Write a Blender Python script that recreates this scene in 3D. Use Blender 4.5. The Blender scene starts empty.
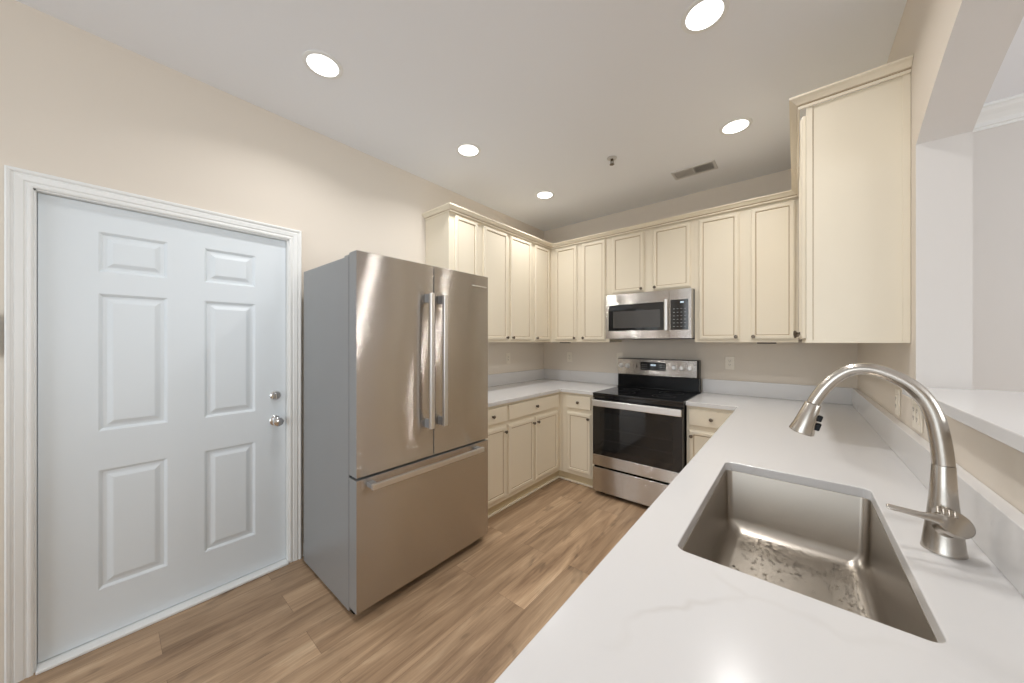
import bpy, bmesh, math, random
from mathutils import Vector, Matrix
random.seed(7)
PI = math.pi
SC = bpy.context.scene
COL = SC.collection

# ---------------------------------------------------------------- camera
cam_d = bpy.data.cameras.new('camera')
cam_d.sensor_width = 36.0
cam_d.lens = 337.9 / 1024 * 36.0
cam_d.shift_y = 0.0001
cam_d.clip_start = 0.02
cam = bpy.data.objects.new('camera', cam_d)
COL.objects.link(cam)
cam.location = (2.4238, -3.5102, 1.3779)
cam.rotation_euler = (PI / 2, 0, 0.6984)
SC.camera = cam

# ---------------------------------------------------------------- exposure, sky, added fill light
SC.view_settings.view_transform = 'Standard'
SC.view_settings.look = 'None'
SC.view_settings.gamma = 1.0
SC.view_settings.use_curve_mapping = False
SC.view_settings.exposure = -0.64
SC.cycles.use_denoising = True
SC.cycles.max_bounces = 10
SC.cycles.diffuse_bounces = 7
SC.cycles.glossy_bounces = 5
SC.cycles.sample_clamp_indirect = 8.0

wd = bpy.data.worlds.new('sky'); SC.world = wd; wd.use_nodes = True
wd.node_tree.nodes['Background'].inputs[0].default_value = (0.86, 0.93, 1.0, 1)
wd.node_tree.nodes['Background'].inputs[1].default_value = 1.6


def area(name, loc, rot, sx, sy, power, col):
    l = bpy.data.lights.new(name, 'AREA'); l.shape = 'RECTANGLE'
    l.size = sx; l.size_y = sy; l.energy = power; l.color = col
    o = bpy.data.objects.new(name, l); COL.objects.link(o)
    o.location = loc; o.rotation_euler = rot
    return o


# fill lights added inside unseen windows behind the camera and in the dining room
area('added_window_fill', (1.9, -6.93, 1.45), (PI / 2, 0, 0), 3.4, 2.1, 84, (0.86, 0.94, 1.0))
area('added_window_fill', (6.93, -2.9, 1.45), (0, PI / 2, 0), 2.1, 3.4, 150, (0.92, 0.97, 1.0))
LAMP_W = 7.7
LAMP_COL = (1.0, 0.99, 0.975)

H_CEIL = 2.762
W = 2.77


# ---------------------------------------------------------------- materials
def nmat(name):
    m = bpy.data.materials.new(name); m.use_nodes = True
    nt = m.node_tree; b = nt.nodes['Principled BSDF']
    return m, nt, b


def srgb(r, g, b):
    f = lambda c: (c / 255 / 12.92) if c / 255 <= 0.04045 else ((c / 255 + 0.055) / 1.055) ** 2.4
    return (f(r), f(g), f(b), 1)


def N(nt, t, **k):
    n = nt.nodes.new(t)
    for a, v in k.items(): setattr(n, a, v)
    return n


def bump(nt, b, scale, strength, dist=0.002, detail=4, vec=None):
    no = N(nt, 'ShaderNodeTexNoise'); no.inputs['Scale'].default_value = scale; no.inputs['Detail'].default_value = detail
    bp = N(nt, 'ShaderNodeBump'); bp.inputs['Strength'].default_value = strength; bp.inputs['Distance'].default_value = dist
    if vec is None:
        tc = N(nt, 'ShaderNodeTexCoord'); vec = tc.outputs['Object']
    nt.links.new(vec, no.inputs['Vector'])
    nt.links.new(no.outputs['Fac'], bp.inputs['Height']); nt.links.new(bp.outputs['Normal'], b.inputs['Normal'])
    return no


def paint(name, c, rough=0.5, spec=0.5, bs=0.0, bsc=200, var=0.0):
    m, nt, b = nmat(name)
    b.inputs['Base Color'].default_value = c; b.inputs['Roughness'].default_value = rough
    b.inputs['Specular IOR Level'].default_value = spec
    if bs: bump(nt, b, bsc, bs)
    if var:
        tc = N(nt, 'ShaderNodeTexCoord'); no = N(nt, 'ShaderNodeTexNoise'); no.inputs['Scale'].default_value = 3
        mp = N(nt, 'ShaderNodeMapRange'); mp.inputs['To Min'].default_value = 1 - var; mp.inputs['To Max'].default_value = 1 + var * .5
        mx = N(nt, 'ShaderNodeVectorMath', operation='SCALE'); mx.inputs[0].default_value = c[:3]
        nt.links.new(tc.outputs['Object'], no.inputs['Vector']); nt.links.new(no.outputs['Fac'], mp.inputs['Value'])
        nt.links.new(mp.outputs['Result'], mx.inputs['Scale']); nt.links.new(mx.outputs[0], b.inputs['Base Color'])
    return m


def steel(name, c, rough, aniso=0.0, tangent=(0, 0, 1), wav=0.0, wscale=(1, 1, 1), brush=None):
    m, nt, b = nmat(name)
    b.inputs['Base Color'].default_value = c; b.inputs['Metallic'].default_value = 1
    b.inputs['Roughness'].default_value = rough; b.inputs['Anisotropic'].default_value = aniso
    if aniso:
        cx = N(nt, 'ShaderNodeCombineXYZ')
        for i in range(3): cx.inputs[i].default_value = tangent[i]
        nt.links.new(cx.outputs[0], b.inputs['Tangent'])
    tc = N(nt, 'ShaderNodeTexCoord')
    if wav:
        mp = N(nt, 'ShaderNodeMapping'); mp.inputs['Scale'].default_value = wscale
        nt.links.new(tc.outputs['Object'], mp.inputs['Vector'])
        bump(nt, b, 1.0, 1.0, wav, 1, mp.outputs['Vector'])
    if brush:
        mp = N(nt, 'ShaderNodeMapping'); mp.inputs['Scale'].default_value = brush
        no = N(nt, 'ShaderNodeTexNoise'); no.inputs['Scale'].default_value = 1; no.inputs['Detail'].default_value = 2
        r = N(nt, 'ShaderNodeMapRange'); r.inputs['To Min'].default_value = rough - .05; r.inputs['To Max'].default_value = rough + .06
        nt.links.new(tc.outputs['Object'], mp.inputs['Vector']); nt.links.new(mp.outputs['Vector'], no.inputs['Vector'])
        nt.links.new(no.outputs['Fac'], r.inputs['Value']); nt.links.new(r.outputs['Result'], b.inputs['Roughness'])
    return m


def emis(name, c, s):
    m, nt, b = nmat(name)
    b.inputs['Base Color'].default_value = (0, 0, 0, 1); b.inputs['Roughness'].default_value = 1
    b.inputs['Emission Color'].default_value = c; b.inputs['Emission Strength'].default_value = s
    return m


def floor_mat():
    m, nt, b = nmat('oak_plank'); L = nt.links.new
    tc = N(nt, 'ShaderNodeTexCoord')
    rot = N(nt, 'ShaderNodeMapping'); rot.inputs['Rotation'].default_value = (0, 0, PI / 2); rot.inputs['Location'].default_value = (0.3, .07, 0)
    L(tc.outputs['Object'], rot.inputs['Vector'])

    def brick(c1, c2, mortar):
        br = N(nt, 'ShaderNodeTexBrick'); br.offset = 0.37; br.squash = 1
        br.inputs['Scale'].default_value = 1; br.inputs['Mortar Size'].default_value = mortar
        br.inputs['Mortar Smooth'].default_value = 0.3
        br.inputs['Brick Width'].default_value = 1.22; br.inputs['Row Height'].default_value = 0.178
        br.inputs['Color1'].default_value = c1; br.inputs['Color2'].default_value = c2
        br.inputs['Mortar'].default_value = (0, 0, 0, 1)
        L(rot.outputs['Vector'], br.inputs['Vector']); return br
    br = brick((0, 0, 0, 1), (1, 1, 1, 1), 0.0)
    gap = brick((1, 1, 1, 1), (1, 1, 1, 1), 0.0008)
    # each board takes its grain from another place of the noise
    off = N(nt, 'ShaderNodeVectorMath', operation='MULTIPLY_ADD'); off.inputs[1].default_value = (7.3, 3.1, 5.7)
    L(br.outputs['Color'], off.inputs[0]); L(tc.outputs['Object'], off.inputs[2])

    def noise(sc, scale, detail, dist, rough=.55):
        mp = N(nt, 'ShaderNodeMapping'); mp.inputs['Scale'].default_value = sc; L(off.outputs[0], mp.inputs['Vector'])
        no = N(nt, 'ShaderNodeTexNoise'); no.inputs['Scale'].default_value = scale; no.inputs['Detail'].default_value = detail
        no.inputs['Distortion'].default_value = dist; no.inputs['Roughness'].default_value = rough
        L(mp.outputs['Vector'], no.inputs['Vector']); return no
    broad = noise((7.0, .8, 1), 1.5, 6, .9, .6)
    fine = noise((70, 1.6, 1), 1.6, 4, 0.4, .65)
    knot = noise((4.2, 1.7, 1), 2.3, 2, .6)
    r = N(nt, 'ShaderNodeValToRGB'); e = r.color_ramp.elements
    e[0].position = .30; e[0].color = srgb(132, 106, 82)
    e[1].position = .72; e[1].color = srgb(204, 178, 148)
    k = e.new(.45); k.color = srgb(166, 138, 110)
    k = e.new(.58); k.color = srgb(186, 157, 127)
    L(broad.outputs['Fac'], r.inputs['Fac'])
    f2 = N(nt, 'ShaderNodeMapRange'); f2.inputs['From Min'].default_value = .3; f2.inputs['From Max'].default_value = .7
    f2.inputs['To Min'].default_value = .78; f2.inputs['To Max'].default_value = 1.1
    L(fine.outputs['Fac'], f2.inputs['Value'])
    tone = N(nt, 'ShaderNodeMapRange'); tone.inputs['To Min'].default_value = .86; tone.inputs['To Max'].default_value = 1.1
    L(br.outputs['Color'], tone.inputs['Value'])
    kn = N(nt, 'ShaderNodeMapRange'); kn.inputs['From Min'].default_value = .64; kn.inputs['From Max'].default_value = .76
    kn.inputs['To Min'].default_value = 1; kn.inputs['To Max'].default_value = .55
    L(knot.outputs['Fac'], kn.inputs['Value'])
    m1 = N(nt, 'ShaderNodeMath', operation='MULTIPLY'); L(f2.outputs[0], m1.inputs[0]); L(tone.outputs[0], m1.inputs[1])
    m2 = N(nt, 'ShaderNodeMath', operation='MULTIPLY'); L(m1.outputs[0], m2.inputs[0]); L(kn.outputs[0], m2.inputs[1])
    sc = N(nt, 'ShaderNodeVectorMath', operation='SCALE'); L(r.outputs['Color'], sc.inputs[0]); L(m2.outputs[0], sc.inputs['Scale'])
    mx = N(nt, 'ShaderNodeMix', data_type='RGBA')
    mx.inputs['A'].default_value = srgb(118, 94, 74)
    L(gap.outputs['Color'], mx.inputs['Factor']); L(sc.outputs[0], mx.inputs['B']); L(mx.outputs['Result'], b.inputs['Base Color'])
    b.inputs['Roughness'].default_value = .42; b.inputs['Specular IOR Level'].default_value = .4
    bp = N(nt, 'ShaderNodeBump'); bp.inputs['Strength'].default_value = .25; bp.inputs['Distance'].default_value = .001
    L(fine.outputs['Fac'], bp.inputs['Height']); L(bp.outputs['Normal'], b.inputs['Normal'])
    return m


def quartz_mat():
    m, nt, b = nmat('white_quartz'); L = nt.links.new
    tc = N(nt, 'ShaderNodeTexCoord')
    d = N(nt, 'ShaderNodeTexNoise'); d.inputs['Scale'].default_value = 1.3; d.inputs['Detail'].default_value = 5
    L(tc.outputs['Object'], d.inputs['Vector'])
    mv = N(nt, 'ShaderNodeVectorMath', operation='MULTIPLY_ADD'); mv.inputs[1].default_value = (.9, .9, .9)
    L(d.outputs['Color'], mv.inputs[0]); L(tc.outputs['Object'], mv.inputs[2])
    v = N(nt, 'ShaderNodeTexVoronoi', feature='DISTANCE_TO_EDGE'); v.inputs['Scale'].default_value = 1.15
    L(mv.outputs[0], v.inputs['Vector'])
    mr = N(nt, 'ShaderNodeMapRange'); mr.inputs['From Min'].default_value = 0; mr.inputs['From Max'].default_value = .014
    mr.inputs['To Min'].default_value = 1; mr.inputs['To Max'].default_value = 0
    L(v.outputs['Distance'], mr.inputs['Value'])
    fade = N(nt, 'ShaderNodeTexNoise'); fade.inputs['Scale'].default_value = 2.3; L(tc.outputs['Object'], fade.inputs['Vector'])
    fr = N(nt, 'ShaderNodeMapRange'); fr.inputs['From Min'].default_value = .5; fr.inputs['From Max'].default_value = .72; fr.inputs['To Max'].default_value = .38
    L(fade.outputs['Fac'], fr.inputs['Value'])
    mm = N(nt, 'ShaderNodeMath', operation='MULTIPLY'); L(mr.outputs[0], mm.inputs[0]); L(fr.outputs[0], mm.inputs[1])
    mx = N(nt, 'ShaderNodeMix', data_type='RGBA')
    mx.inputs['A'].default_value = srgb(217, 216, 216); mx.inputs['B'].default_value = srgb(176, 168, 160)
    L(mm.outputs[0], mx.inputs['Factor']); L(mx.outputs['Result'], b.inputs['Base Color'])
    b.inputs['Roughness'].default_value = .2; b.inputs['Specular IOR Level'].default_value = .45
    return m


WALL = paint('beige_wall_paint', srgb(221, 212, 200), .85, .25, .15, 350)
CEIL = paint('flat_ceiling_paint', srgb(236, 238, 242), .95, .15, .15, 300)
GREYW = paint('pale_grey_wall_paint', srgb(216, 212, 208), .85, .25, .1, 350)
WHITE = paint('white_trim_paint', srgb(232, 233, 232), .38, .5)
DOORW = paint('white_door_paint', srgb(222, 229, 234), .42, .5, .05, 60)
CREAM = paint('cream_cabinet_paint', srgb(232, 222, 202), .42, .45, 0, 200, .03)
GLAZE = paint('brown_glaze_line', srgb(158, 130, 92), .5)
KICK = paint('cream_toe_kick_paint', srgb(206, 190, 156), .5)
FLOOR = floor_mat()
QUARTZ = quartz_mat()
SCOL = (.58, .54, .50, 1)


def brushed(name, col, rough, groove, wav):
    """steel with horizontal brush lines: microscopic grooves tilt the surface up and down only"""
    m, nt, b = nmat(name); L = nt.links.new
    b.inputs['Base Color'].default_value = col; b.inputs['Metallic'].default_value = 1; b.inputs['Roughness'].default_value = rough
    tc = N(nt, 'ShaderNodeTexCoord')
    wn = N(nt, 'ShaderNodeTexWhiteNoise', noise_dimensions='3D'); mp = N(nt, 'ShaderNodeVectorMath', operation='SCALE'); mp.inputs['Scale'].default_value = 3000
    L(tc.outputs['Object'], mp.inputs[0]); L(mp.outputs[0], wn.inputs['Vector'])
    sp = N(nt, 'ShaderNodeSeparateColor'); L(wn.outputs['Color'], sp.inputs[0])
    ad = N(nt, 'ShaderNodeMath', operation='ADD'); L(sp.outputs[0], ad.inputs[0]); L(sp.outputs[1], ad.inputs[1])
    ma = N(nt, 'ShaderNodeMath', operation='MULTIPLY_ADD'); ma.inputs[1].default_value = groove; ma.inputs[2].default_value = -groove; L(ad.outputs[0], ma.inputs[0])
    # slow waviness of the sheet
    no = N(nt, 'ShaderNodeTexNoise'); no.inputs['Scale'].default_value = 1.7; no.inputs['Detail'].default_value = 1; L(tc.outputs['Object'], no.inputs['Vector'])
    mb = N(nt, 'ShaderNodeMath', operation='MULTIPLY_ADD'); mb.inputs[1].default_value = wav; mb.inputs[2].default_value = -wav / 2; L(no.outputs['Fac'], mb.inputs[0])
    cb = N(nt, 'ShaderNodeCombineXYZ'); L(mb.outputs[0], cb.inputs[0]); L(mb.outputs[0], cb.inputs[1]); L(ma.outputs[0], cb.inputs[2])
    ge = N(nt, 'ShaderNodeNewGeometry'); va = N(nt, 'ShaderNodeVectorMath', operation='ADD'); L(ge.outputs['Normal'], va.inputs[0]); L(cb.outputs[0], va.inputs[1])
    vn = N(nt, 'ShaderNodeVectorMath', operation='NORMALIZE'); L(va.outputs[0], vn.inputs[0]); L(vn.outputs[0], b.inputs['Normal'])
    return m


FRONT = brushed('brushed_steel_front', (.56, .525, .49, 1), .105, .80, .12)
STEELX = brushed('brushed_steel_panel', (.60, .565, .53, 1), .13, .75, .10)
STEELH = steel('satin_steel_handle', (.78, .76, .74, 1), .36)
SINKM = steel('brushed_steel_sink', (.44, .40, .35, 1), .34, .8, (0, 0, 1))
SINKF = steel('brushed_steel_sink_floor', (.46, .42, .37, 1), .33, .6, (0, 1, 0))
NICKEL = steel('brushed_nickel', (.53, .49, .44, 1), .26)
CHROME = steel('polished_chrome', (.75, .75, .76, 1), .08)
BRONZE = steel('dark_pewter_knob', (.16, .13, .10, 1), .35)
GREYS = paint('grey_painted_steel', srgb(140, 141, 142), .35, .6, .2, 500)
DARK = paint('dark_grey_plastic', srgb(60, 60, 60), .5)
BLACK = paint('black_plastic', (.004, .004, .0045, 1), .22, .2)
BGLASS = paint('black_glass', (.010, .010, .011, 1), .06, .7)
CLOCK = emis('clock_glow', (.75, .9, 1, 1), 1.6)
MARK = paint('printed_grey_marks', srgb(150, 150, 150), .5)
RING = paint('faint_burner_print', srgb(40, 40, 42), .3)
LENS = emis('led_lens_glow', (1, .97, .92, 1), 9)
VENTW = paint('white_register_paint', srgb(205, 203, 200), .5)
VENTD = paint('painted_duct_shade', srgb(70, 66, 62), .9)
PLATE = paint('ivory_outlet_plastic', srgb(232, 224, 210), .4)
SLOT = paint('outlet_slot_dark', srgb(60, 55, 50), .6)
LEDB = paint('dark_light_bar', srgb(50, 44, 38), .5)


def glass_mat(name, col, alpha_mix):
    m, nt, b = nmat(name)
    b.inputs['Base Color'].default_value = col; b.inputs['Roughness'].default_value = .05
    b.inputs['Transmission Weight'].default_value = 1; b.inputs['IOR'].default_value = 1.33
    return m


WATER = glass_mat('water', (1, 1, 1, 1), 1)
_m, _nt, _b = nmat('smoked_oven_glass')
_b.inputs['Base Color'].default_value = (.02, .02, .02, 1); _b.inputs['Roughness'].default_value = .05
_b.inputs['Alpha'].default_value = .72; _b.inputs['Specular IOR Level'].default_value = .7
SMOKE = _m


# ---------------------------------------------------------------- mesh helpers
def nb(): return bmesh.new()


def box(bm, x0, x1, y0, y1, z0, z1, bev=0.0, mi=0, seg=2, M=None):
    g = bmesh.ops.create_cube(bm, size=1.0)
    vs = g['verts']
    T = Matrix.Translation(((x0 + x1) / 2, (y0 + y1) / 2, (z0 + z1) / 2)) @ Matrix.Diagonal((abs(x1 - x0), abs(y1 - y0), abs(z1 - z0), 1))
    if M is not None: T = M @ T
    bmesh.ops.transform(bm, matrix=T, verts=vs)
    fs = {f for v in vs for f in v.link_faces}
    for f in fs: f.material_index = mi
    if bev:
        es = list({e for v in vs for e in v.link_edges})
        r = bmesh.ops.bevel(bm, geom=es, offset=bev, segments=seg, affect='EDGES', profile=.5)
        for f in r['faces']: f.material_index = mi
    return bm


def lathe(bm, prof, M=None, n=32, mi=0, smooth=True):
    """prof = [(r, z)...] turned about the local z axis"""
    rings = []
    for r, z in prof:
        if r < 1e-6:
            rings.append([bm.verts.new((0, 0, z))])
        else:
            rings.append([bm.verts.new((r * math.cos(2 * PI * k / n), r * math.sin(2 * PI * k / n), z)) for k in range(n)])
    for a, b in zip(rings, rings[1:]):
        for k in range(n):
            k2 = (k + 1) % n
            if len(a) == 1 and len(b) == 1: continue
            if len(a) == 1: q = [a[0], b[k], b[k2]]
            elif len(b) == 1: q = [a[k], a[k2], b[0]]
            else: q = [a[k], a[k2], b[k2], b[k]]
            f = bm.faces.new(q); f.material_index = mi; f.smooth = smooth
    vs = [v for r in rings for v in r]
    if M is not None: bmesh.ops.transform(bm, matrix=M, verts=vs)
    bmesh.ops.recalc_face_normals(bm, faces=list({f for v in vs for f in v.link_faces}))
    return bm


def tube(bm, pts, radii, n=24, mi=0):
    """a round bar through pts with a radius at each, ends capped"""
    P = [Vector(p) for p in pts]
    rings = []; up = Vector((0, 1, 0.01))
    for i, p in enumerate(P):
        t = (P[min(i + 1, len(P) - 1)] - P[max(i - 1, 0)]).normalized()
        a = up.cross(t).normalized(); b = t.cross(a).normalized()
        r = radii[i]
        rings.append([bm.verts.new(p + r * (math.cos(2 * PI * k / n) * a + math.sin(2 * PI * k / n) * b)) for k in range(n)])
    for A, B in zip(rings, rings[1:]):
        for k in range(n):
            f = bm.faces.new((A[k], A[(k + 1) % n], B[(k + 1) % n], B[k])); f.smooth = True; f.material_index = mi
    for R in (rings[0], rings[-1]):
        f = bm.faces.new(R); f.material_index = mi
    bmesh.ops.recalc_face_normals(bm, faces=bm.faces[:])
    return bm


def prism(bm, loops, to3, d0, d1, mi=0):
    """flat shape (outer loop and holes, 2-D points) extruded from depth d0 to d1; to3(u, v, d) -> xyz"""
    for d in (d0, d1):
        es = []
        for lp in loops:
            vs = [bm.verts.new(to3(u, v, d)) for u, v in lp]
            es += [bm.edges.new((vs[i], vs[(i + 1) % len(vs)])) for i in range(len(vs))]
        r = bmesh.ops.triangle_fill(bm, use_beauty=True, use_dissolve=False, edges=es)
        if d == d0: keep = loops
    for lp in loops:
        n = len(lp)
        A = [bm.verts.new(to3(u, v, d0)) for u, v in lp]; B = [bm.verts.new(to3(u, v, d1)) for u, v in lp]
        for i in range(n): bm.faces.new((A[i], A[(i + 1) % n], B[(i + 1) % n], B[i]))
    bmesh.ops.remove_doubles(bm, verts=bm.verts[:], dist=1e-5)
    bmesh.ops.recalc_face_normals(bm, faces=bm.faces[:])
    for f in bm.faces: f.material_index = mi
    return bm


def rrect(x0, x1, y0, y1, r, n=6):
    out = []
    for cx, cy, a in ((x1 - r, y1 - r, 0), (x0 + r, y1 - r, 90), (x0 + r, y0 + r, 180), (x1 - r, y0 + r, 270)):
        for k in range(n + 1):
            t = math.radians(a + 90 * k / n); out.append((cx + r * math.cos(t), cy + r * math.sin(t)))
    return out


def panel(bm, x0, x1, z0, z1, steps, y, first=True):
    """concentric rectangle steps in the local xz plane facing -y. steps = [(inset, depth, material)], depth is pushed inwards (+y)"""
    def ring(i, d): return [bm.verts.new(p) for p in ((x0 + i, y + d, z0 + i), (x1 - i, y + d, z0 + i), (x1 - i, y + d, z1 - i), (x0 + i, y + d, z1 - i))]
    prev = ring(steps[0][0], steps[0][1])
    start = prev
    for ins, dep, mi in steps[1:]:
        cur = ring(ins, dep)
        for k in range(4):
            f = bm.faces.new((prev[k], prev[(k + 1) % 4], cur[(k + 1) % 4], cur[k])); f.material_index = mi
        prev = cur
    f = bm.faces.new(prev); f.material_index = steps[-1][2]
    return start


def obj(name, bm, mats, parent=None, loc=None, smooth=False, rotz=0.0):
    for e in bm.edges:
        if len(e.link_faces) == 2 and e.calc_face_angle(0) > .7: e.smooth = False
    me = bpy.data.meshes.new(name); bm.to_mesh(me); bm.free()
    for m in (mats if isinstance(mats, (list, tuple)) else [mats]): me.materials.append(m)
    if smooth:
        for p in me.polygons: p.use_smooth = True
    o = bpy.data.objects.new(name, me); COL.objects.link(o)
    if parent is not None: o.parent = parent
    if loc is not None: o.location = loc
    o.rotation_euler.z = rotz
    return o


def tag(o, label, cat, group=None, kind=None):
    o['label'] = label; o['category'] = cat
    if group: o['group'] = group
    if kind: o['kind'] = kind
    return o


def struct(o, label=None):
    o['kind'] = 'structure'
    if label: o['label'] = label
    return o


def thing(name, label, cat, loc=(0, 0, 0), rotz=0.0, group=None):
    o = bpy.data.objects.new(name, None); COL.objects.link(o); o.empty_display_size = .05
    o.location = loc; o.rotation_euler = (0, 0, rotz)
    return tag(o, label, cat, group)


# ---------------------------------------------------------------- room shell
b = nb(); box(b, -.3, 7.1, -7.1, .15, -.06, 0)
struct(obj('floor', b, FLOOR), 'light brown oak plank floor')
b = nb(); box(b, -.3, 7.1, -7.1, .15, H_CEIL, H_CEIL + .08)
struct(obj('ceiling', b, CEIL), 'flat pale grey ceiling with recessed lights')

DY0, DY1, DZ = -3.719, -2.785, 2.020       # door opening in the wall
b = nb()
prism(b, [[(-7, 0), (DY0, 0), (DY0, DZ), (DY1, DZ), (DY1, 0), (.1, 0), (.1, H_CEIL), (-7, H_CEIL)]], lambda u, v, d: (d, u, v), -.12, 0)
struct(obj('wall_left', b, WALL), 'beige wall beside the white door')
b = nb(); box(b, -.12, 3.2, 0, .1, 0, H_CEIL)
struct(obj('wall_back', b, WALL), 'beige wall behind the range')
# wall with the arched pass-through
JY, JE, AZ, SILL = -1.56, -4.32, 2.118, 1.178
arch = []
for k in range(0, 33):
    s = k / 32; y = JE + (JY - JE) * s
    c = (JY + JE) / 2; hw = (JY - JE) / 2; rise = .325
    R = (hw * hw + rise * rise) / (2 * rise)
    arch.append((y, AZ + rise - R + math.sqrt(R * R - (y - c) ** 2)))
b = nb()
prism(b, [[(-5.2, 0), (0, 0), (0, H_CEIL), (-5.2, H_CEIL)], [(JE, SILL)] + arch + [(JY, SILL)]], lambda u, v, d: (d, u, v), W, 2.90)
for f in b.faces:
    c = f.calc_center_median()
    if c.x > W + .001: f.material_index = 1
struct(obj('wall_right', b, [WALL, GREYW]), 'beige half wall with an arched pass-through')
b = nb(); box(b, 2.9, 7, -.14, 0, 0, H_CEIL)
struct(obj('wall_dining', b, GREYW), 'pale wall of the next room under white crown moulding')
def window_wall(name, to3, d0, d1, a0, a1, o0, o1, mat):
    bb = nb()
    prism(bb, [[(a0, 0), (a1, 0), (a1, H_CEIL), (a0, H_CEIL)], [(o0, .4), (o0, 2.5), (o1, 2.5), (o1, .4)]], to3, d0, d1)
    return struct(obj(name, bb, mat))
window_wall('wall_rear', lambda u, v, d: (u, d, v), -7.1, -7.0, -.12, 7, .2, 3.6, WALL)
window_wall('wall_outer', lambda u, v, d: (d, u, v), 7.0, 7.1, -7, 0, -4.6, -1.2, GREYW)
for nm, to3, a, c in (('added_window_1', lambda u, v, d: (u, d, v), .2, 3.6), ('added_window_2', lambda u, v, d: (-d, u, v), -4.6, -1.2)):  # unseen windows, added to give the fill light a source
    bb = nb()
    m = (a + c) / 2
    prism(bb, [[(a, .4), (c, .4), (c, 2.5), (a, 2.5)], [(a + .06, .46), (m - .03, .46), (m - .03, 2.44), (a + .06, 2.44)],
               [(m + .03, .46), (c - .06, .46), (c - .06, 2.44), (m + .03, 2.44)]], to3, -7.09, -7.03)
    struct(obj(nm, bb, WHITE))

# crown moulding of the next room
def sweep_x(bm, prof, x0, x1):
    A = [bm.verts.new((x0, y, z)) for y, z in prof]; B = [bm.verts.new((x1, y, z)) for y, z in prof]
    n = len(prof)
    for i in range(n): bm.faces.new((A[i], A[(i + 1) % n], B[(i + 1) % n], B[i]))
    bm.faces.new(A); bm.faces.new(B)
    bmesh.ops.recalc_face_normals(bm, faces=bm.faces[:])
yd = -.14
b = nb()
sweep_x(b, [(yd, 2.762), (yd - .095, 2.762), (yd - .095, 2.748), (yd - .085, 2.744), (yd - .072, 2.728), (yd - .045, 2.71),
            (yd - .022, 2.688), (yd - .018, 2.678), (yd - .018, 2.664), (yd - .008, 2.66), (yd - .006, 2.648), (yd, 2.648)], 2.9, 7)
struct(obj('trim_1', b, WHITE), 'white crown moulding seen through the pass-through')
# corner bead where the jamb paint changes
# baseboard by the door
b = nb(); box(b, .0, .014, -2.712, -1.80, 0, .085, .003); box(b, .014, .026, -2.712, -1.80, 0, .02, .004)
struct(obj('baseboard_left', b, WHITE), 'white baseboard between door casing and refrigerator')

# door casing (stepped profile, mitred)
def casing(name, prof, y0, y1, z1):
    bb = nb(); rows = []
    for d, x in prof:
        rows.append([bb.verts.new(p) for p in ((x, y0 - d, 0), (x, y0 - d, z1 + d), (x, y1 + d, z1 + d), (x, y1 + d, 0))])
    for A, B in zip(rows, rows[1:]):
        for k in range(3): bb.faces.new((A[k], A[k + 1], B[k + 1], B[k]))
    bb.faces.new([r[0] for r in rows]); bb.faces.new([r[3] for r in rows])
    bmesh.ops.recalc_face_normals(bb, faces=bb.faces[:])
    return obj(name, bb, WHITE)
cs = casing('trim_2', [(-.006, -.0), (-.006, .010), (0, .013), (.006, .013), (.010, .010), (.014, .010), (.018, .014), (.036, .017), (.040, .013),
                       (.044, .013), (.048, .019), (.055, .021), (.060, .018), (.062, 0)], DY0, DY1, DZ)
struct(cs, 'white moulded casing around the six-panel door')
b = nb()
box(b, -.12, 0, DY0, DY0 + .012, 0, DZ - .0); box(b, -.12, 0, DY1 - .012, DY1, 0, DZ); box(b, -.12, 0, DY0, DY1, DZ - .012, DZ)
struct(obj('trim_3', b, WHITE), 'white door jamb')
b = nb(); box(b, -.12, .026, DY0 + .012, DY1 - .012, 0, .014, .004)
struct(obj('trim_4', b, WHITE), 'white threshold strip under the door')

# six-panel door
dr = bpy.data.objects.new('door_1', None); COL.objects.link(dr); dr.location = (-.03, 0, 0)
struct(dr, 'white six-panel door with chrome knob and deadbolt')
b = nb()
ys = [DY0 + .014, -3.543, -3.320, -3.179, -2.954, DY1 - .014]
zs = [.018, .235, .785, .965, 1.600, 1.700, 1.885, DZ - .014]
def P(y, z, x=0): return (x, y, z)
for i in range(5):
    for j in range(7):
        y0, y1, z0, z1 = ys[i], ys[i + 1], zs[j], zs[j + 1]
        if i in (1, 3) and j in (1, 3, 5):
            prev = None
            for ins, dep in ((0, 0), (.006, -.004), (.012, -.010), (.020, -.010), (.026, -.009), (.042, -.001), (.046, 0.0)):
                cur = [b.verts.new(p) for p in ((dep, y0 + ins, z0 + ins), (dep, y1 - ins, z0 + ins), (dep, y1 - ins, z1 - ins), (dep, y0 + ins, z1 - ins))]
                if prev:
                    for k in range(4): b.faces.new((prev[k], prev[(k + 1) % 4], cur[(k + 1) % 4], cur[k]))
                prev = cur
            b.faces.new(prev)
        else:
            b.faces.new([b.verts.new(p) for p in ((0, y0, z0), (0, y1, z0), (0, y1, z1), (0, y0, z1))])
box(b, -.042, -.012, ys[0], ys[-1], zs[0], zs[-1])
for (a0, a1, c0, c1) in ((ys[0], ys[0] + .002, zs[0], zs[-1]), (ys[-1] - .002, ys[-1], zs[0], zs[-1]), (ys[0], ys[-1], zs[0], zs[0] + .002), (ys[0], ys[-1], zs[-1] - .002, zs[-1])):
    box(b, -.03, -.0002, a0, a1, c0, c1)
bmesh.ops.remove_doubles(b, verts=b.verts[:], dist=1e-5); bmesh.ops.recalc_face_normals(b, faces=b.faces[:])
obj('door_panel', b, DOORW, dr)
RX = Matrix.Rotation(PI / 2, 4, 'Y')       # local z -> world +x
b = nb(); lathe(b, [(0, 0), (.031, 0), (.031, .004), (.027, .008), (.013, .010), (.011, .028), (.018, .034), (.027, .044), (.0285, .054), (.025, .064), (.014, .070), (0, .0715)], RX)
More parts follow.
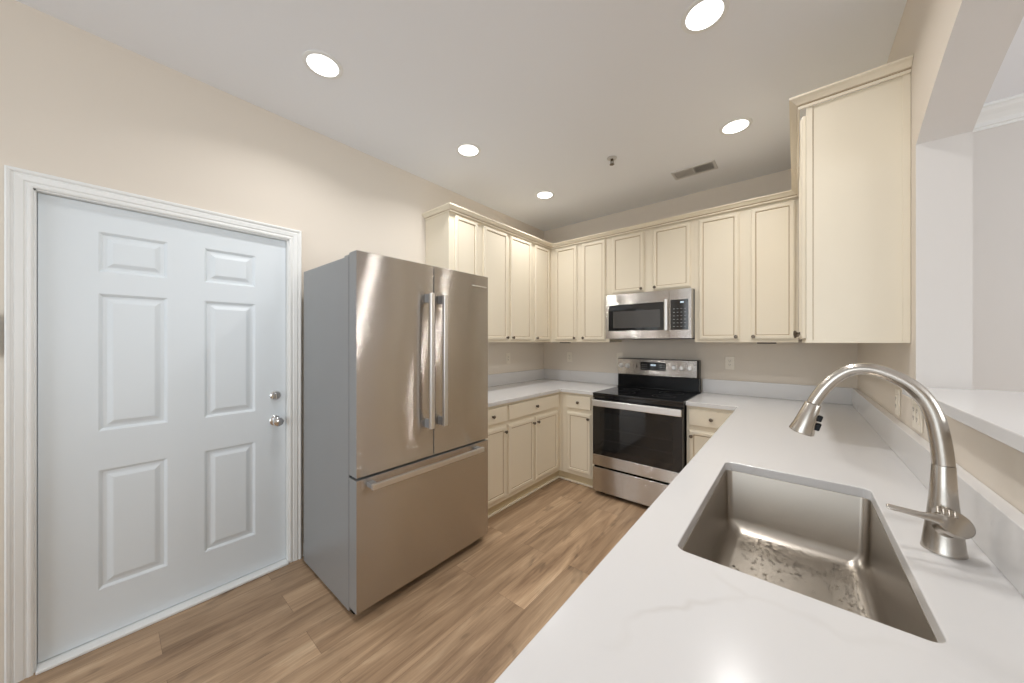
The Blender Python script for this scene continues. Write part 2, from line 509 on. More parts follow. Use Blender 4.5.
obj('door_knob', b, CHROME, dr, (0, -2.853, .893))
b = nb(); lathe(b, [(0, 0), (.030, 0), (.030, .006), (.024, .013), (.010, .014), (0, .014)], RX)
box(b, .012, .030, -.004, .004, -.016, .016, .002)
obj('deadbolt', b, CHROME, dr, (0, -2.853, 1.047))

# grey plate at the casing's other side
t = thing('wall_control', 'grey wall control at the frame edge beside the door casing', 'switch', (.0, -3.83, 1.32))
b = nb(); box(b, 0, .022, -.04, .038, 0, .165, .004); obj('housing', b, DARK, t)


# ---------------------------------------------------------------- cabinets
STEPS = lambda w: [(0, .019, 0), (0, .006, 0), (.003, .005, 0), (.005, .0045, 0), (.009, .0005, 0), (.011, 0, 0), (w, 0, 0), (w + .002, .003, 0), (w + .0035, .006, 0), (w + .005, .0075, 1), (w + .0076, .0075, 1), (w + .009, .0075, 0)]


def knob(parent, x, y, z):
    b = nb()
    lathe(b, [(0, 0), (.008, 0), (.006, .003), (.005, .009), (.007, .012), (.012, .015), (.0135, .020), (.010, .024), (0, .025)], Matrix.Rotation(PI / 2, 4, 'X'), 20)
    o = obj('knob', b, BRONZE, parent, (x, y, z)); return o


def door(parent, x0, x1, z0, z1, y, kx=None, kz=None, w=.030):
    b = nb(); panel(b, x0, x1, z0, z1, STEPS(w), y - .020)
    bk = [b.verts.new(p) for p in ((x0, y - .001, z0), (x0, y - .001, z1), (x1, y - .001, z1), (x1, y - .001, z0))]
    b.faces.new(bk)
    bmesh.ops.recalc_face_normals(b, faces=b.faces[:])
    d = obj('door', b, [CREAM, GLAZE], parent)
    if kx is not None: knob(d, kx, y - .020, kz)
    return d


def drawer(parent, x0, x1, z0, z1, y):
    b = nb()
    box(b, x0, x1, y - .020, y - .001, z0, z1, .003)
    d = obj('drawer', b, CREAM, parent)
    knob(d, (x0 + x1) / 2, y - .020, (z0 + z1) / 2)
    return d


UD = .31                                # wall cabinet depth without its door
UZ0, UZ1 = 1.372, 2.43


def upper(label, loc, rz, w, doors, z0=UZ0, frame=True, group='cream wall cabinets', extra=None):
    t = thing('wall_cabinet', label, 'cabinet', (loc[0], loc[1], z0), rz, group)
    h = UZ1 - z0
    b = nb()
    box(b, .0005, w - .0005, -UD, -.001, 0.0, h, 0)
    # lip of the light rail along the bottom
    box(b, .0005, w - .0005, -UD - .004, -UD + .016, -.0, .012, .002)
    if extra: extra(b, h)
    obj('body', b, [CREAM, GLAZE], t)
    for x0, x1, side in doors:
        kx = (x0 + .020) if side == 'l' else (x1 - .020)
        door(t, x0, x1, .022, 2.403 - z0, -UD, kx, .044)
    return t


# left wall (local x runs along +y, front faces +x)
QL = PI / 2
upper('cream wall cabinet with one narrow door above and behind the refrigerator', (0, -1.775), QL, .345, [(.055, .308, 'r')])
upper('cream two-door wall cabinet beside the refrigerator on the door wall', (0, -1.43), QL, .77, [(.038, .358, 'r'), (.404, .736, 'l')])
upper('cream narrow-door wall cabinet reaching into the inner corner', (0, -.66), QL, .66, [(.030, .300, 'l')])
# back wall
upper('cream two-door wall cabinet between inner corner and microwave', (.31, 0), 0, .697, [(.064, .334, 'r'), (.397, .656, 'l')])
upper('short cream two-door wall cabinet directly above the microwave', (1.007, 0), 0, .76, [(.030, .338, 'r'), (.419, .730, 'l')], z0=1.826)
upper('cream two-door wall cabinet between microwave and pass-through side', (1.767, 0), 0, .672, [(.030, .316, 'r'), (.388, .655, 'l')])


# right wall (front faces -x, local x runs along -y)
def end_panel(b, h):
    w = 1.49
    # stile edges standing proud on the exposed end
    box(b, w - .0005, w + .004, -UD - .0, -UD + .022, 0, h, .001)
    box(b, w - .0005, w + .004, -.022, -.001, 0, h, .001)
    box(b, w - .0003, w + .0008, -UD + .022, -UD + .024, 0, h, 0, 1)
    box(b, w - .0005, w + .002, -UD + .022, -.022, 0, .014, .001)
upper('tall cream wall cabinet with blank side panel beside the arched pass-through', (W, 0), -PI / 2, 1.49,
      [(.345, .70, 'l'), (.74, 1.09, 'r'), (1.13, 1.478, 'r')], extra=end_panel)

# crown along all wall cabinets
prof = [(0, 2.411), (.005, 2.411), (.007, 2.422), (.003, 2.4245), (.003, 2.427), (.012, 2.429), (.018, 2.436), (.026, 2.444), (.034, 2.449), (.037, 2.451), (.037, 2.459), (0, 2.459)]
fx, fy = .332, -.332
rx_ = W - UD - .022
b = nb(); rows = []
for d, z in prof:
    rows.append([b.verts.new(p) for p in ((.001, -1.777 - d, z), (fx + d, -1.777 - d, z), (fx + d, fy - d, z), (rx_ - d, fy - d, z + .008), (rx_ - d, -1.497 - d, z + .018), (W - .001, -1.497 - d, z + .018))])
for i in range(len(rows)):
    A, B = rows[i], rows[(i + 1) % len(rows)]
    for k in range(5):
        f = b.faces.new((A[k], A[k + 1], B[k + 1], B[k]))
        if i in (2, 3): f.material_index = 1
for e in (0, 5): b.faces.new([r[e] for r in rows])
bmesh.ops.recalc_face_normals(b, faces=b.faces[:])
tag(obj('crown_molding', b, [CREAM, GLAZE]), 'cream crown moulding running along the tops of all the wall cabinets', 'molding')

# light bars under the wall cabinets
for x, nm in ((.43, 'dark slim light bar under the cabinet left of the microwave'), (2.25, 'dark slim light bar under the cabinet right of the microwave')):
    t = thing('undercabinet_light', nm.replace('left of', 'on the corner side of').replace('right of', 'on the pass-through side of'), 'light', (x, -.20, 1.362), 0, 'under-cabinet light bars')
    b = nb(); box(b, -.06, .06, -.02, .02, 0, .0095, .002); obj('housing', b, LEDB, t)

BD = .61


def base(label, loc, rz, w, drawers, doors, kind='box', group='cream base cabinets', d=BD):
    t = thing('base_cabinet', label, 'cabinet', (loc[0], loc[1], 0), rz, group)
    b = nb()
    if kind == 'open':
        box(b, .0005, .018, -d, -.002, .09, .883); box(b, w - .018, w - .0005, -d, -.002, .09, .883)
        box(b, .018, w - .018, -d, -.002, .09, .108); box(b, .018, w - .018, -.012, -.002, .108, .883)
        box(b, .018, w - .018, -d, -d + .018, .108, .883)
    else:
        box(b, .0005, w - .0005, -d, -.002, .09, .883)
    obj('body', b, CREAM, t)
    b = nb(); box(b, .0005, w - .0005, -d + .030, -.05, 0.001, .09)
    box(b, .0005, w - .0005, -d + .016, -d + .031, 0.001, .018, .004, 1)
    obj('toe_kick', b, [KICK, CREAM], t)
    for x0, x1 in drawers: drawer(t, x0, x1, .735, .856, -d)
    for x0, x1, s, *zt in doors:
        kx = (x0 + .020) if s == 'l' else (x1 - .020)
        z1 = zt[0] if zt else .696
        door(t, x0, x1, .125, z1, -d, kx, z1 - .045, .030)
    return t


base('cream base cabinet with one drawer and door next to the refrigerator', (0, -1.80), QL, .38, [(.03, .360)], [(.03, .360, 'r')])
base('cream base cabinet with a wide drawer over two doors on the door wall', (0, -1.42), QL, .78, [(.014, .765)], [(.012, .363, 'r'), (.389, .760, 'l')])
base('cream base cabinet with one drawer and door between corner and range', (.645, 0), 0, .358, [(.060, .314)], [(.060, .314, 'r')])
base('cream base cabinet with one drawer and door on the sink side of the range', (1.771, 0), 0, .376, [(.018, .325)], [(.018, .325, 'l')])
# filler of the blind inner corner
t = thing('corner_cabinet', 'blank cream corner filler where the two base cabinet runs meet', 'cabinet', (0, 0, 0))
b = nb(); box(b, .002, .610, -.639, -.002, .09, .883); box(b, .610, .644, -.610, -.002, .09, .883)
obj('body', b, CREAM, t)
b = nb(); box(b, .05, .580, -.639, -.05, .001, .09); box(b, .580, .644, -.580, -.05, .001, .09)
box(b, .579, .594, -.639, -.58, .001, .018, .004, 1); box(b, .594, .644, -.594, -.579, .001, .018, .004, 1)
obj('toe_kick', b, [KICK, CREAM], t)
# peninsula (front faces -x, local x runs along -y)
base('cream base cabinet under the peninsula between range wall and sink', (W, -.615), -PI / 2, 1.13, [(.05, .56), (.60, 1.11)], [(.05, .56, 'r'), (.60, 1.11, 'l')], d=.625)
base('cream sink base cabinet under the peninsula', (W, -1.75), -PI / 2, 1.15, [], [(.03, .56, 'r', .853), (.59, 1.12, 'l', .853)], 'open', d=.625)
base('cream base cabinet under the near end of the peninsula', (W, -2.905), -PI / 2, 1.29, [(.04, .63), (.66, 1.25)], [(.04, .63, 'r'), (.66, 1.25, 'l')], d=.625)

# ---------------------------------------------------------------- counters
SX0, SX1, SY0, SY1 = 2.217, 2.603, -2.690, -1.974
flat = lambda u, v, d: (u, v, d)
def bevel_top(bm, z, off=.003):
    es = [e for e in bm.edges if all(abs(v.co.z - z) < 1e-4 for v in e.verts) and len(e.link_faces) == 2 and any(abs(f.normal.z) < .5 for f in e.link_faces)]
    bmesh.ops.bevel(bm, geom=es, offset=off, segments=2, affect='EDGES', profile=.5)
b = nb()
prism(b, [[(.001, -.001), (.001, -1.815), (.647, -1.815), (.647, -.643), (1.004, -.643), (1.004, -.001)]], flat, .884, .914)
bevel_top(b, .914)
tag(obj('countertop', b, QUARTZ), 'white quartz countertop wrapping the inner corner between refrigerator and range', 'countertop', 'quartz countertops')
b = nb()
prism(b, [[(W - .001, -.001), (W - .001, -4.25), (2.108, -4.25), (2.108, -.636), (1.770, -.636), (1.770, -.001)], rrect(SX0, SX1, SY0, SY1, .022)], flat, .884, .914)
bevel_top(b, .914)
tag(obj('countertop', b, QUARTZ), 'long white quartz peninsula countertop with the sink cut into it', 'countertop', 'quartz countertops')
def splash(x0, x1, y0, y1, label):
    b = nb(); box(b, x0, x1, y0, y1, .9145, 1.038, .002)
    tag(obj('backsplash', b, QUARTZ), label, 'backsplash', 'low quartz backsplashes')
splash(.001, .021, -1.815, -.022, 'low white quartz backsplash on the door wall beside the refrigerator')
splash(.001, 1.004, -.021, -.001, 'low white quartz backsplash between inner corner and range')
splash(1.770, W - .001, -.021, -.001, 'low white quartz backsplash between range and peninsula')
splash(W - .031, W - .001, -4.25, -.022, 'long white quartz backsplash strip behind the faucet')
b = nb()
prism(b, [[(2.736, -4.30), (2.736, JY - .001), (2.899, JY - .001), (2.899, -1.53), (3.14, -1.53), (3.14, -4.30)]], flat, 1.1785, 1.209)
bevel_top(b, 1.209)
tag(obj('bar_ledge', b, QUARTZ), 'white quartz bar ledge on top of the pass-through half wall', 'ledge')

# ---------------------------------------------------------------- sink
t = thing('sink', 'undermount brushed steel single-bowl sink with water drops', 'sink', ((SX0 + SX1) / 2, (SY0 + SY1) / 2, .66))
b = nb(); cx, cy = (SX0 + SX1) / 2, (SY0 + SY1) / 2
hx, hy = (SX1 - SX0) / 2, (SY1 - SY0) / 2
def rr(e, r, z): return [(x, y, z) for x, y in rrect(-hx + e, hx - e, -hy + e, hy - e, r, 8)]
levels = [(-.022, .04, .2235), (.001, .022, .2235), (.002, .022, .2215), (.006, .022, .05), (.009, .024, .034), (.017, .034, .018), (.030, .030, .008), (.05, .028, .004), (.10, .03, .0028)]
prev = None
for e, r, z in levels:
    cur = [b.verts.new(p) for p in rr(e, r, z)]
    if prev:
        n = len(cur)
        for k in range(n):
            f = b.faces.new((prev[k], prev[(k + 1) % n], cur[(k + 1) % n], cur[k])); f.smooth = True
    prev = cur
f = b.faces.new(prev)
bmesh.ops.recalc_face_normals(b, faces=b.faces[:])
if sum(f.normal.z for f in b.faces) < 0: bmesh.ops.reverse_faces(b, faces=b.faces[:])
for f in b.faces:
    if abs(f.normal.z) > .55: f.material_index = 1
bowl = obj('bowl', b, [SINKM, SINKF], t)
b = nb(); lathe(b, [(0, -.004), (.022, -.004), (.028, .002), (.040, .003), (.043, 0.001)], None, 32)
obj('drain', b, CHROME, t, (.02, -.22, .003))

# water beads over the bowl floor and far wall
b = nb(); R = random.Random(3)
def drop(p, r, nrm):
    q = Vector((0, 0, 1)).rotation_difference(Vector(nrm)).to_matrix().to_4x4()
    M = Matrix.Translation(p) @ q @ Matrix.Diagonal((1, R.uniform(.8, 1.4), .7, 1))
    lathe(b, [(r, 0), (r * .85, r * .55), (r * .5, r * .9), (0, r)], M, 7)
zf = .66 + .0032
def floor_z(x, y):
    e = min(x - SX0, SX1 - x, y - SY0, SY1 - y)
    T = [(.009, .034), (.017, .018), (.030, .008), (.05, .004), (.10, .0028)]
    for (a, za), (c, zc) in zip(T, T[1:]):
        if e <= c: return .66 + za + (zc - za) * (max(e, a) - a) / (c - a) + .0002
    return .6630
for k in range(240):
    x = R.uniform(SX0 + .055, SX1 - .055); y = SY1 - .03 - abs(R.gauss(0, .12)) 
    if y < SY0 + .05: continue
    drop((x, y, floor_z(x, y)), R.uniform(.0020, .0052), (0, 0, 1))
for k in range(200):
    x = R.uniform(SX0 + .05, SX1 - .05); z = .70 + abs(R.gauss(0, .035))
    if z > .85: continue
    drop((x, SY1 - .0055, z), R.uniform(.0010, .0028), (0, -1, 0))
for k in range(150):
    y = R.uniform(SY1 - .40, SY1 - .05)
    xx = SX1 - .052 + R.uniform(-.02, .012)
    drop((xx, y, floor_z(xx, y)), R.uniform(.0012, .0034), (0, 0, 1))
tag(obj('water_drops', b, WATER), 'small beads of water clinging to the sink bowl', 'water', kind='stuff')

# ---------------------------------------------------------------- faucet
FX, FY = 2.675, -2.32
t = thing('faucet', 'brushed nickel gooseneck pull-down faucet behind the sink', 'faucet', (FX, FY, .9145))
b = nb()
lathe(b, [(0, 0), (.0335, 0), (.0335, .003), (.0325, .006), (.029, .04), (.0245, .08), (.0205, .13), (.0177, .188), (.0170, .1900), (0, .1900)], None, 40)
obj('base_body', b, NICKEL, t)
C = [(0, .191), (-.002, .22), (-.006, .256), (-.013, .295), (-.026, .3315), (-.047, .361), (-.074, .381), (-.103, .394), (-.128, .3965), (-.152, .389), (-.174, .3705), (-.192, .347), (-.206, .3225), (-.2155, .302)]
def cat(pts, m=6):
    out = []
    Pn = [pts[0]] + list(pts) + [pts[-1]]
    for i in range(1, len(Pn) - 2):
        p0, p1, p2, p3 = Pn[i - 1:i + 3]
        for k in range(m):
            s = k / m
            out.append(tuple(.5 * (2 * p1[j] + (p2[j] - p0[j]) * s + (2 * p0[j] - 5 * p1[j] + 4 * p2[j] - p3[j]) * s * s + (3 * p1[j] - p0[j] - 3 * p2[j] + p3[j]) * s ** 3) for j in range(len(p1))))
    out.append(tuple(pts[-1])); return out
cc = cat(C)
b = nb()
tube(b, [(x, 0, z) for x, z in cc], [.0172 - .0032 * min(1, i / (len(cc) * .55)) for i in range(len(cc))], 32)
obj('neck', b, NICKEL, t)
# spray head along the end direction
p = Vector((-.2155, 0, .302)); dirv = Vector((-.024, 0, -.078)).normalized()
M = Matrix.Translation(p) @ Vector((0, 0, 1)).rotation_difference(dirv).to_matrix().to_4x4()
b = nb(); lathe(b, [(0, .0015), (.0155, .0015), (.0168, .004), (.0235, .062), (.0268, .078), (.0268, .082), (.0245, .084), (.019, .082), (0, .082)], M, 36)
hd = obj('spray_head', b, NICKEL, t)
b = nb(); box(b, -.0285, -.018, -.007, .007, .026, .042, .0025, M=M); box(b, -.0315, -.021, -.007, .007, .046, .066, .0025, M=M)
obj('spray_button', b, BLACK, hd)
# valve, cap and lever on the front side
ax = Vector((.20, -.74, .64)).normalized()
Q = Vector((0, 0, 1)).rotation_difference(ax).to_matrix().to_4x4()
V0 = Vector((-.002, -.018, .056))
b = nb(); lathe(b, [(0, 0), (.019, 0), (.019, .017), (.0175, .0185), (.0175, .0215), (.0195, .023), (.0195, .030), (0, .030)], Matrix.Translation(V0) @ Q, 32)
obj('valve_stem', b, NICKEL, t)
b = nb(); lathe(b, [(0, .030), (.026, .030), (.0285, .032), (.0285, .037), (.026, .040), (.012, .0425), (0, .043)], Matrix.Translation(V0) @ Q, 36)
for k in range(4): box(b, -.027 + k * .0082, -.0202 + k * .0082, .010, .0255, .022, .044, .0022, M=Matrix.Translation(V0) @ Q)
# flat lever blade
c0 = V0 + ax * .037
tip = Vector((-.094, -.060, .092))
dl = (tip - c0); ln = dl.length; dl.normalize(); wv = dl.cross(ax).normalized(); up = wv.cross(dl).normalized()
Mx = Matrix(((dl.x, wv.x, up.x, c0.x), (dl.y, wv.y, up.y, c0.y), (dl.z, wv.z, up.z, c0.z), (0, 0, 0, 1)))
vs0 = len(b.verts)
loops = []
for s, wd_, th in ((-.012, .012, .004), (.02, .011, .0045), (.05, .0065, .004), (.08, .0058, .0032), (ln - .003, .0056, .003), (ln, .004, .002)):
    loops.append([b.verts.new(Mx @ Vector((s, a * wd_, c * th))) for a, c in ((-1, -.5), (-.7, -1), (.7, -1), (1, -.5), (1, .5), (.7, 1), (-.7, 1), (-1, .5))])
for A, B in zip(loops, loops[1:]):
    for k in range(8): b.faces.new((A[k], A[(k + 1) % 8], B[(k + 1) % 8], B[k])).smooth = True
b.faces.new(loops[0]); b.faces.new(loops[-1])
bmesh.ops.recalc_face_normals(b, faces=b.faces[:])
obj('lever_handle', b, NICKEL, t)

# ---------------------------------------------------------------- refrigerator
FY0, FY1 = -2.740, -1.826
t = thing('refrigerator', 'stainless steel french-door refrigerator with bottom freezer drawer', 'refrigerator', (0, 0, 0))
b = nb(); box(b, .085, .700, FY0 + .004, FY1 - .004, .02, 1.810, .003)
for yy in (FY0 + .06, FY1 - .10):
    box(b, .60, .69, yy, yy + .04, 0, .02)
    box(b, .12, .2, yy, yy + .04, 0, .02)
obj('case', b, GREYS, t)
b = nb(); box(b, .64, .711, FY0 + .008, FY0 + .10, 1.8105, 1.820, .003)
obj('hinge_cover', b, GREYS, t)
b = nb(); box(b, .64, .711, FY1 - .10, FY1 - .008, 1.8105, 1.820, .003)
obj('hinge_cover', b, GREYS, t)
b = nb(); box(b, .6, .72, FY0 + .02, FY1 - .02, .004, .05); obj('base_grille', b, BLACK, t)
b = nb(); box(b, .7005, .7145, FY0 + .012, FY1 - .01, .05, 1.805); obj('door_gasket', b, BLACK, t)
def fdoor(y0, y1, z0, z1, name, bulge=.002, top=0):
    """door with a gently convex front"""
    bb = nb(); n = 14
    pts = [(.7150, y0), (.7150, y1)]
    fr = []
    for k in range(n + 1):
        s = k / n; y = y1 + (y0 - y1) * s
        e = min(s, 1 - s) * (y1 - y0)
        x = .792 + bulge * (1 - (2 * s - 1) ** 2)
        fr.append((x, y))
    prism(bb, [pts + fr], lambda u, v, d: (u, v, d), z0, z1)
    for f in bb.faces:
        if f.normal.x > .3: f.smooth = True
        if abs(f.normal.z) > .5: f.material_index = 1
        if abs(f.normal.y) > .9: f.material_index = 1
    return obj(name, bb, [FRONT, GREYS], t)
SEAM = -2.283
dL = fdoor(FY0, SEAM - .0035, .712, 1.822, 'door')
dR = fdoor(SEAM + .0035, FY1, .712, 1.822, 'door')
dF = fdoor(FY0, FY1, .052, .698, 'freezer_drawer', .002)
def bar_handle_v(parent, y, z0, z1):
    b = nb(); box(b, .838, .858, y - .014, y + .014, z0, z1, .003)
    h = obj('handle', b, STEELH, parent)
    for za, zb in ((z0 + .002, z0 + .05), (z1 - .05, z1 - .002)):
        b = nb(); box(b, .790, .838, y - .010, y + .010, za, zb, .002); obj('handle_mount', b, GREYS, h)
bar_handle_v(dL, -2.337, .884, 1.652); bar_handle_v(dR, -2.243, .884, 1.652)
b = nb(); box(b, .838, .858, -2.690, -1.925, .655, .684, .003)
h = obj('handle', b, STEELH, dF)
for ya, yb in ((-2.688, -2.655), (-1.960, -1.927)):
    b = nb(); box(b, .788, .838, ya, yb, .657, .680, .002); obj('handle_mount', b, GREYS, h)
b = nb(); box(b, .792, .7965, -1.975, -1.842, 1.745, 1.753, .001)
obj('nameplate', b, STEELH, dR)

# ---------------------------------------------------------------- range
RX0, RX1 = 1.009, 1.765
t = thing('range', 'stainless steel electric range with black glass cooktop', 'stove', (RX0, 0, 0))
rw = RX1 - RX0
b = nb(); box(b, 0.002, rw - .002, -.655, -.005, .03, .895)
for x in (.05, rw - .09):
    box(b, x, x + .04, -.63, -.59, 0, .03); box(b, x, x + .04, -.1, -.06, 0, .03)
obj('body', b, BLACK, t)
b = nb(); box(b, -.0015, rw + .0015, -.682, -.125, .896, .9165, .005, seg=3); box(b, 0.0, rw, -.680, -.655, .868, .896, .003)
ck = obj('cooktop', b, BGLASS, t)
for x, y, r in ((.20, -.50, .115), (.56, -.50, .09), (.20, -.26, .075), (.56, -.26, .10)):
    b = nb(); lathe(b, [(r, 0), (r, .0004), (r - .003, .0004), (r - .003, 0)], None, 48); lathe(b, [(r * .6, 0), (r * .6, .0004), (r * .6 - .0015, .0004), (r * .6 - .0015, 0)], None, 40)
    obj('burner_ring', b, RING, ck, (x, y, .9166))
# oven door: frame, smoked glass, rack behind, handle
zd0, zd1 = .268, .862
b = nb()
prism(b, [[(.004, zd0 + .098), (rw - .004, zd0 + .098), (rw - .004, zd1), (.004, zd1)], [(.075, .42), (.075, .745), (rw - .075, .745), (rw - .075, .42)][::-1]], lambda u, v, d: (u, d, v), -.688, -.657)
od = obj('oven_door', b, BGLASS, t)
b = nb(); box(b, .075, rw - .075, -.688, -.684, .42, .745); obj('window', b, SMOKE, od)
b = nb(); box(b, .076, rw - .076, -.6565, -.656, .42, .745)
b2 = nb()
for z in (.50, .60): 
    for x in [.09 + .03 * k for k in range(20)]: box(b2, x, x + .003, -.68, -.66, z, z + .003)
    box(b2, .08, rw - .08, -.683, -.678, z, z + .004)
b.free()
obj('oven_rack', b2, STEELH, t)
b = nb(); box(b, .002, rw - .002, -.692, -.657, zd0, zd0 + .0975, .003)
obj('lower_trim', b, STEELX, od)
b = nb(); box(b, .006, rw - .006, -.720, -.704, .802, .858, .005, seg=3)
hh = obj('handle', b, STEELH, od)
for xa in (.012, rw - .05):
    b = nb(); box(b, xa, xa + .038, -.706, -.688, .812, .85, .002); obj('handle_mount', b, STEELH, hh)
b = nb(); box(b, .002, rw - .002, -.690, -.657, .036, .250, .004)
obj('storage_drawer', b, STEELX, t)
# backguard
b = nb(); box(b, .004, rw - .004, -.123, -.03, .896, 1.045, .004); box(b, -.004, .748, -.112, -.015, 1.045, 1.208, .006)
box(b, .01, rw - .01, -.150, -.120, .9165, .932, .005)
bg = obj('backguard', b, BLACK, t)
b = nb(); box(b, .0, .736, -.120, -.1115, 1.048, 1.203, .003)
cp = obj('control_panel', b, STEELX, bg)
b = nb(); box(b, .235, .475, -.1225, -.1195, 1.098, 1.178, .001); dsp = obj('display', b, BGLASS, cp)
b = nb()
for k, x in enumerate((.335, .346, .361, .372)):
    box(b, x, x + .007, -.1232, -.1224, 1.142, 1.157)
obj('clock_digits', b, CLOCK, dsp)
b = nb()
for r in range(3):
    for c in range(3): box(b, .248 + c * .02, .258 + c * .02, -.1230, -.1224, 1.110 + r * .020, 1.114 + r * .020)
obj('touch_marks', b, MARK, dsp)
b = nb()
for r in range(3):
    for c in range(3): box(b, .418 + c * .018, .427 + c * .018, -.1230, -.1224, 1.110 + r * .020, 1.114 + r * .020)
obj('touch_marks', b, MARK, dsp)
RY = Matrix.Rotation(PI / 2, 4, 'X')
for x in (.036, .104, .548, .614, .682):
    b = nb(); lathe(b, [(0, 0), (.023, 0), (.023, .004), (.019, .006), (.0175, .024), (.015, .027), (0, .027)], RY, 28); box(b, -.004, .004, -.032, -.024, -.016, .016, .002)
    obj('knob', b, STEELH, cp, (x, -.120, 1.135))
b = nb(); box(b, .193, .201, -.1225, -.1195, 1.118, 1.15, .001); obj('indicator_lamp', b, BLACK, cp)

# ---------------------------------------------------------------- microwave
t = thing('microwave', 'stainless steel over-the-range microwave under the short wall cabinet', 'microwave', (1.010, 0, 1.400))
mw = .754
b = nb(); box(b, 0, mw, -.375, -.003, .008, .4245, .002); obj('body', b, GREYS, t)
b = nb(); box(b, .02, mw - .02, -.36, -.05, 0, .0085); box(b, .2, .5, -.30, -.12, -.003, .001); obj('underside_grille', b, DARK, t)
Y = -.376
b = nb()
prism(b, [[(0, .006), (.578, .006), (.578, .4245), (0, .4245)], [(.030, .078), (.030, .325), (.536, .325), (.536, .078)][::-1]], lambda u, v, d: (u, d, v), Y - .036, Y)
md = obj('door', b, STEELX, t)
b = nb(); box(b, .030, .536, Y - .034, Y - .002, .078, .325, .0); wn = obj('window', b, BGLASS, md)
b = nb(); box(b, .075, .505, Y - .0346, Y - .033, .105, .262); obj('screen_mesh', b, paint('dark_screen_mesh', srgb(74, 72, 70), .25), wn)
b = nb(); box(b, .546, .572, Y - .062, Y - .046, .075, .345, .005, seg=3)
mh = obj('handle', b, STEELH, md)
for za in (.085, .315):
    b = nb(); box(b, .550, .568, Y - .048, Y - .036, za, za + .020); obj('handle_mount', b, STEELH, mh)
b = nb()
box(b, .580, mw, Y - .036, Y, .006, .4245, .002); pf = obj('control_surround', b, STEELX, t)
b = nb(); box(b, .590, .730, Y - .0385, Y - .035, .078, .335, .001); kp = obj('keypad', b, BGLASS, pf)
b = nb(); box(b, .668, .695, Y - .0390, Y - .0384, .305, .318); obj('clock_digits', b, CLOCK, kp)
for r in range(6):
    b = nb()
    for c in range(4): box(b, .612 + c * .029, .625 + c * .029, Y - .0390, Y - .0384, .105 + r * .030, .109 + r * .030)
    obj('button_marks', b, MARK, kp)

# ---------------------------------------------------------------- outlets
def outlet(loc, rz, label, gang=1, switch=False):
    t = thing('wall_outlet', label, 'outlet', loc, rz, 'ivory wall outlets and switches')
    w = .035 + .023 * (gang - 1)
    b = nb(); box(b, -w, w, -.006, -.0005, -.058, .058, .002); pl = obj('cover_plate', b, PLATE, t)
    for g in range(gang):
        x = (g - (gang - 1) / 2) * .046
        b = nb(); box(b, x - .0165, x + .0165, -.009, -.0055, -.033, .033, .002); rc = obj('receptacle', b, PLATE, pl)
        b = nb()
        for dz in (-.018, .014):
            box(b, x - .008, x - .006, -.0095, -.0085, dz, dz + .009); box(b, x + .005, x + .007, -.0095, -.0085, dz, dz + .009)
            box(b, x - .002, x + .002, -.0095, -.0085, dz - .006, dz - .002)
        obj('slots', b, SLOT, rc)
outlet((0, -.692, 1.195), PI / 2, 'ivory outlet on the door wall beside the refrigerator')
outlet((.372, 0, 1.195), 0, 'ivory outlet on the range wall near the inner corner')
outlet((.985, 0, 1.20), 0, 'ivory outlet half hidden behind the range control panel')
outlet((1.981, 0, 1.19), 0, 'ivory outlet between the range and the peninsula')
outlet((W, -1.285, 1.112), -PI / 2, 'ivory outlet on the right wall under the tall wall cabinet end', 1)
outlet((W, -1.60, 1.110), -PI / 2, 'ivory double outlet on the half wall just behind the faucet neck', 2)

# ---------------------------------------------------------------- ceiling fixtures
def can_light(x, y, label):
    t = thing('ceiling_light', label, 'light', (x, y, H_CEIL), 0, 'recessed ceiling lights')
    b = nb(); lathe(b, [(.070, -.0045), (.085, -.0045), (.089, -.003), (.090, -.0005), (.070, -.0005), (.070, -.0045)], None, 48)
    obj('trim_ring', b, WHITE, t)
    b = nb(); lathe(b, [(0, -.003), (.070, -.003), (.070, -.001), (0, -.001)], None, 48)
    obj('lens', b, LENS, t)
    l = bpy.data.lights.new('lamp', 'AREA'); l.shape = 'DISK'; l.size = .14; l.energy = LAMP_W; l.color = LAMP_COL; l.spread = math.radians(140)
    o = bpy.data.objects.new('lamp', l); COL.objects.link(o); o.parent = t; o.location = (0, 0, -.008)
can_light(.612, -2.823, 'recessed round ceiling light nearest the white door')
can_light(.612, -1.843, 'recessed round ceiling light above the front of the refrigerator')
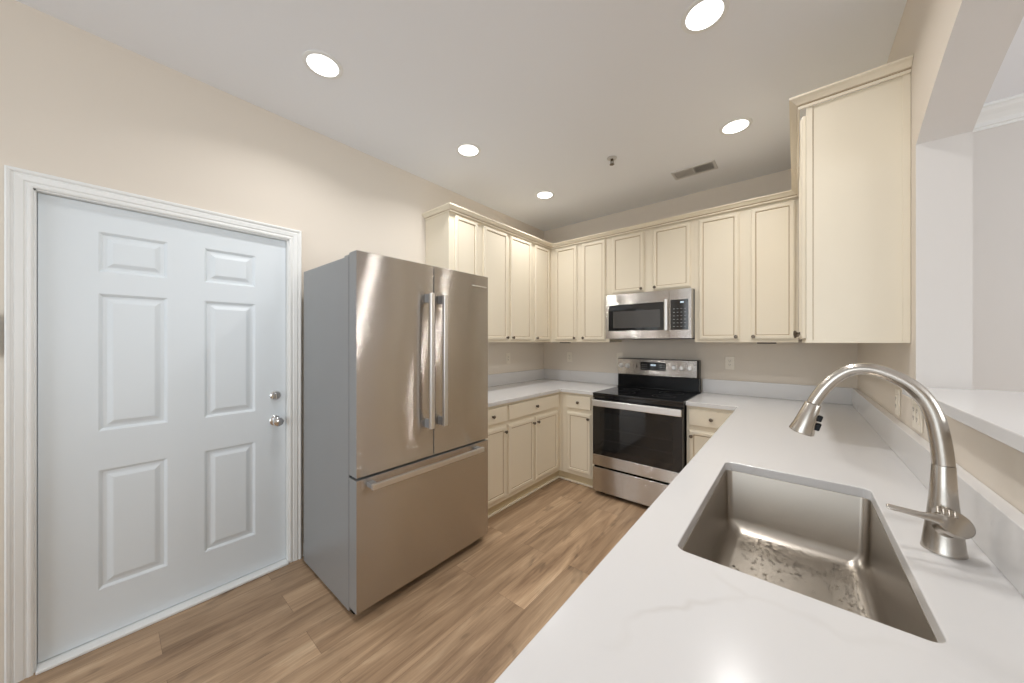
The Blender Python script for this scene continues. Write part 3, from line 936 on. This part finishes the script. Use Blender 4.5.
can_light(.612, -.870, 'recessed round ceiling light nearest the inner corner')
can_light(2.128, -.923, 'recessed round ceiling light between the air vent and the tall wall cabinet')
can_light(2.128, -1.893, 'largest recessed round ceiling light, above the peninsula sink side')
can_light(2.128, -2.86, 'recessed round ceiling light just above the camera')

t = thing('ceiling_vent', 'white rectangular ceiling air vent above the cabinets', 'vent', (1.795, -.475, H_CEIL))
b = nb()
prism(b, [[(-.155, -.078), (.155, -.078), (.155, .078), (-.155, .078)], [(-.135, -.058), (-.135, .058), (.135, .058), (.135, -.058)]], lambda u, v, d: (u, v, -d), .0005, .007)
obj('frame', b, VENTW, t)
b = nb(); box(b, -.135, .135, -.058, .058, -.0015, -.0005); obj('duct_shade_plate', b, VENTD, t)  # flat plate, the duct's shade is put into its dark colour
for side in (-1, 1):
    b = nb()
    for k in range(10):
        x = side * (.012 + k * .0125)
        M = Matrix.Translation((x, 0, -.005)) @ Matrix.Rotation(side * math.radians(40), 4, 'Y')
        box(b, -.0045, .0045, -.058, .058, -.0006, .0006, M=M)
    obj('louver_bank', b, VENTW, t)
b = nb(); box(b, -.004, .004, -.058, .058, -.007, -.001); obj('center_bar', b, VENTW, t)

t = thing('sprinkler_head', 'small fire sprinkler head hanging from the ceiling', 'sprinkler', (1.363, -1.075, H_CEIL))
b = nb(); lathe(b, [(0, -.001), (.036, -.001), (.034, -.005), (.020, -.009), (0, -.009)], None, 32); obj('escutcheon', b, VENTW, t)
b = nb(); lathe(b, [(0, -.009), (.010, -.009), (.010, -.020), (.006, -.022), (0, -.022)], None, 20)
box(b, -.012, -.009, -.002, .002, -.045, -.018); box(b, .009, .012, -.002, .002, -.045, -.018); box(b, -.012, .012, -.002, .002, -.048, -.044)
lathe(b, [(0, -.020), (.003, -.020), (.003, -.045), (0, -.045)], None, 10)
obj('frame', b, BRONZE, t)
b = nb(); lathe(b, [(0, -.048), (.016, -.048), (.017, -.0495), (0, -.0495)], None, 24); obj('deflector', b, BRONZE, t)
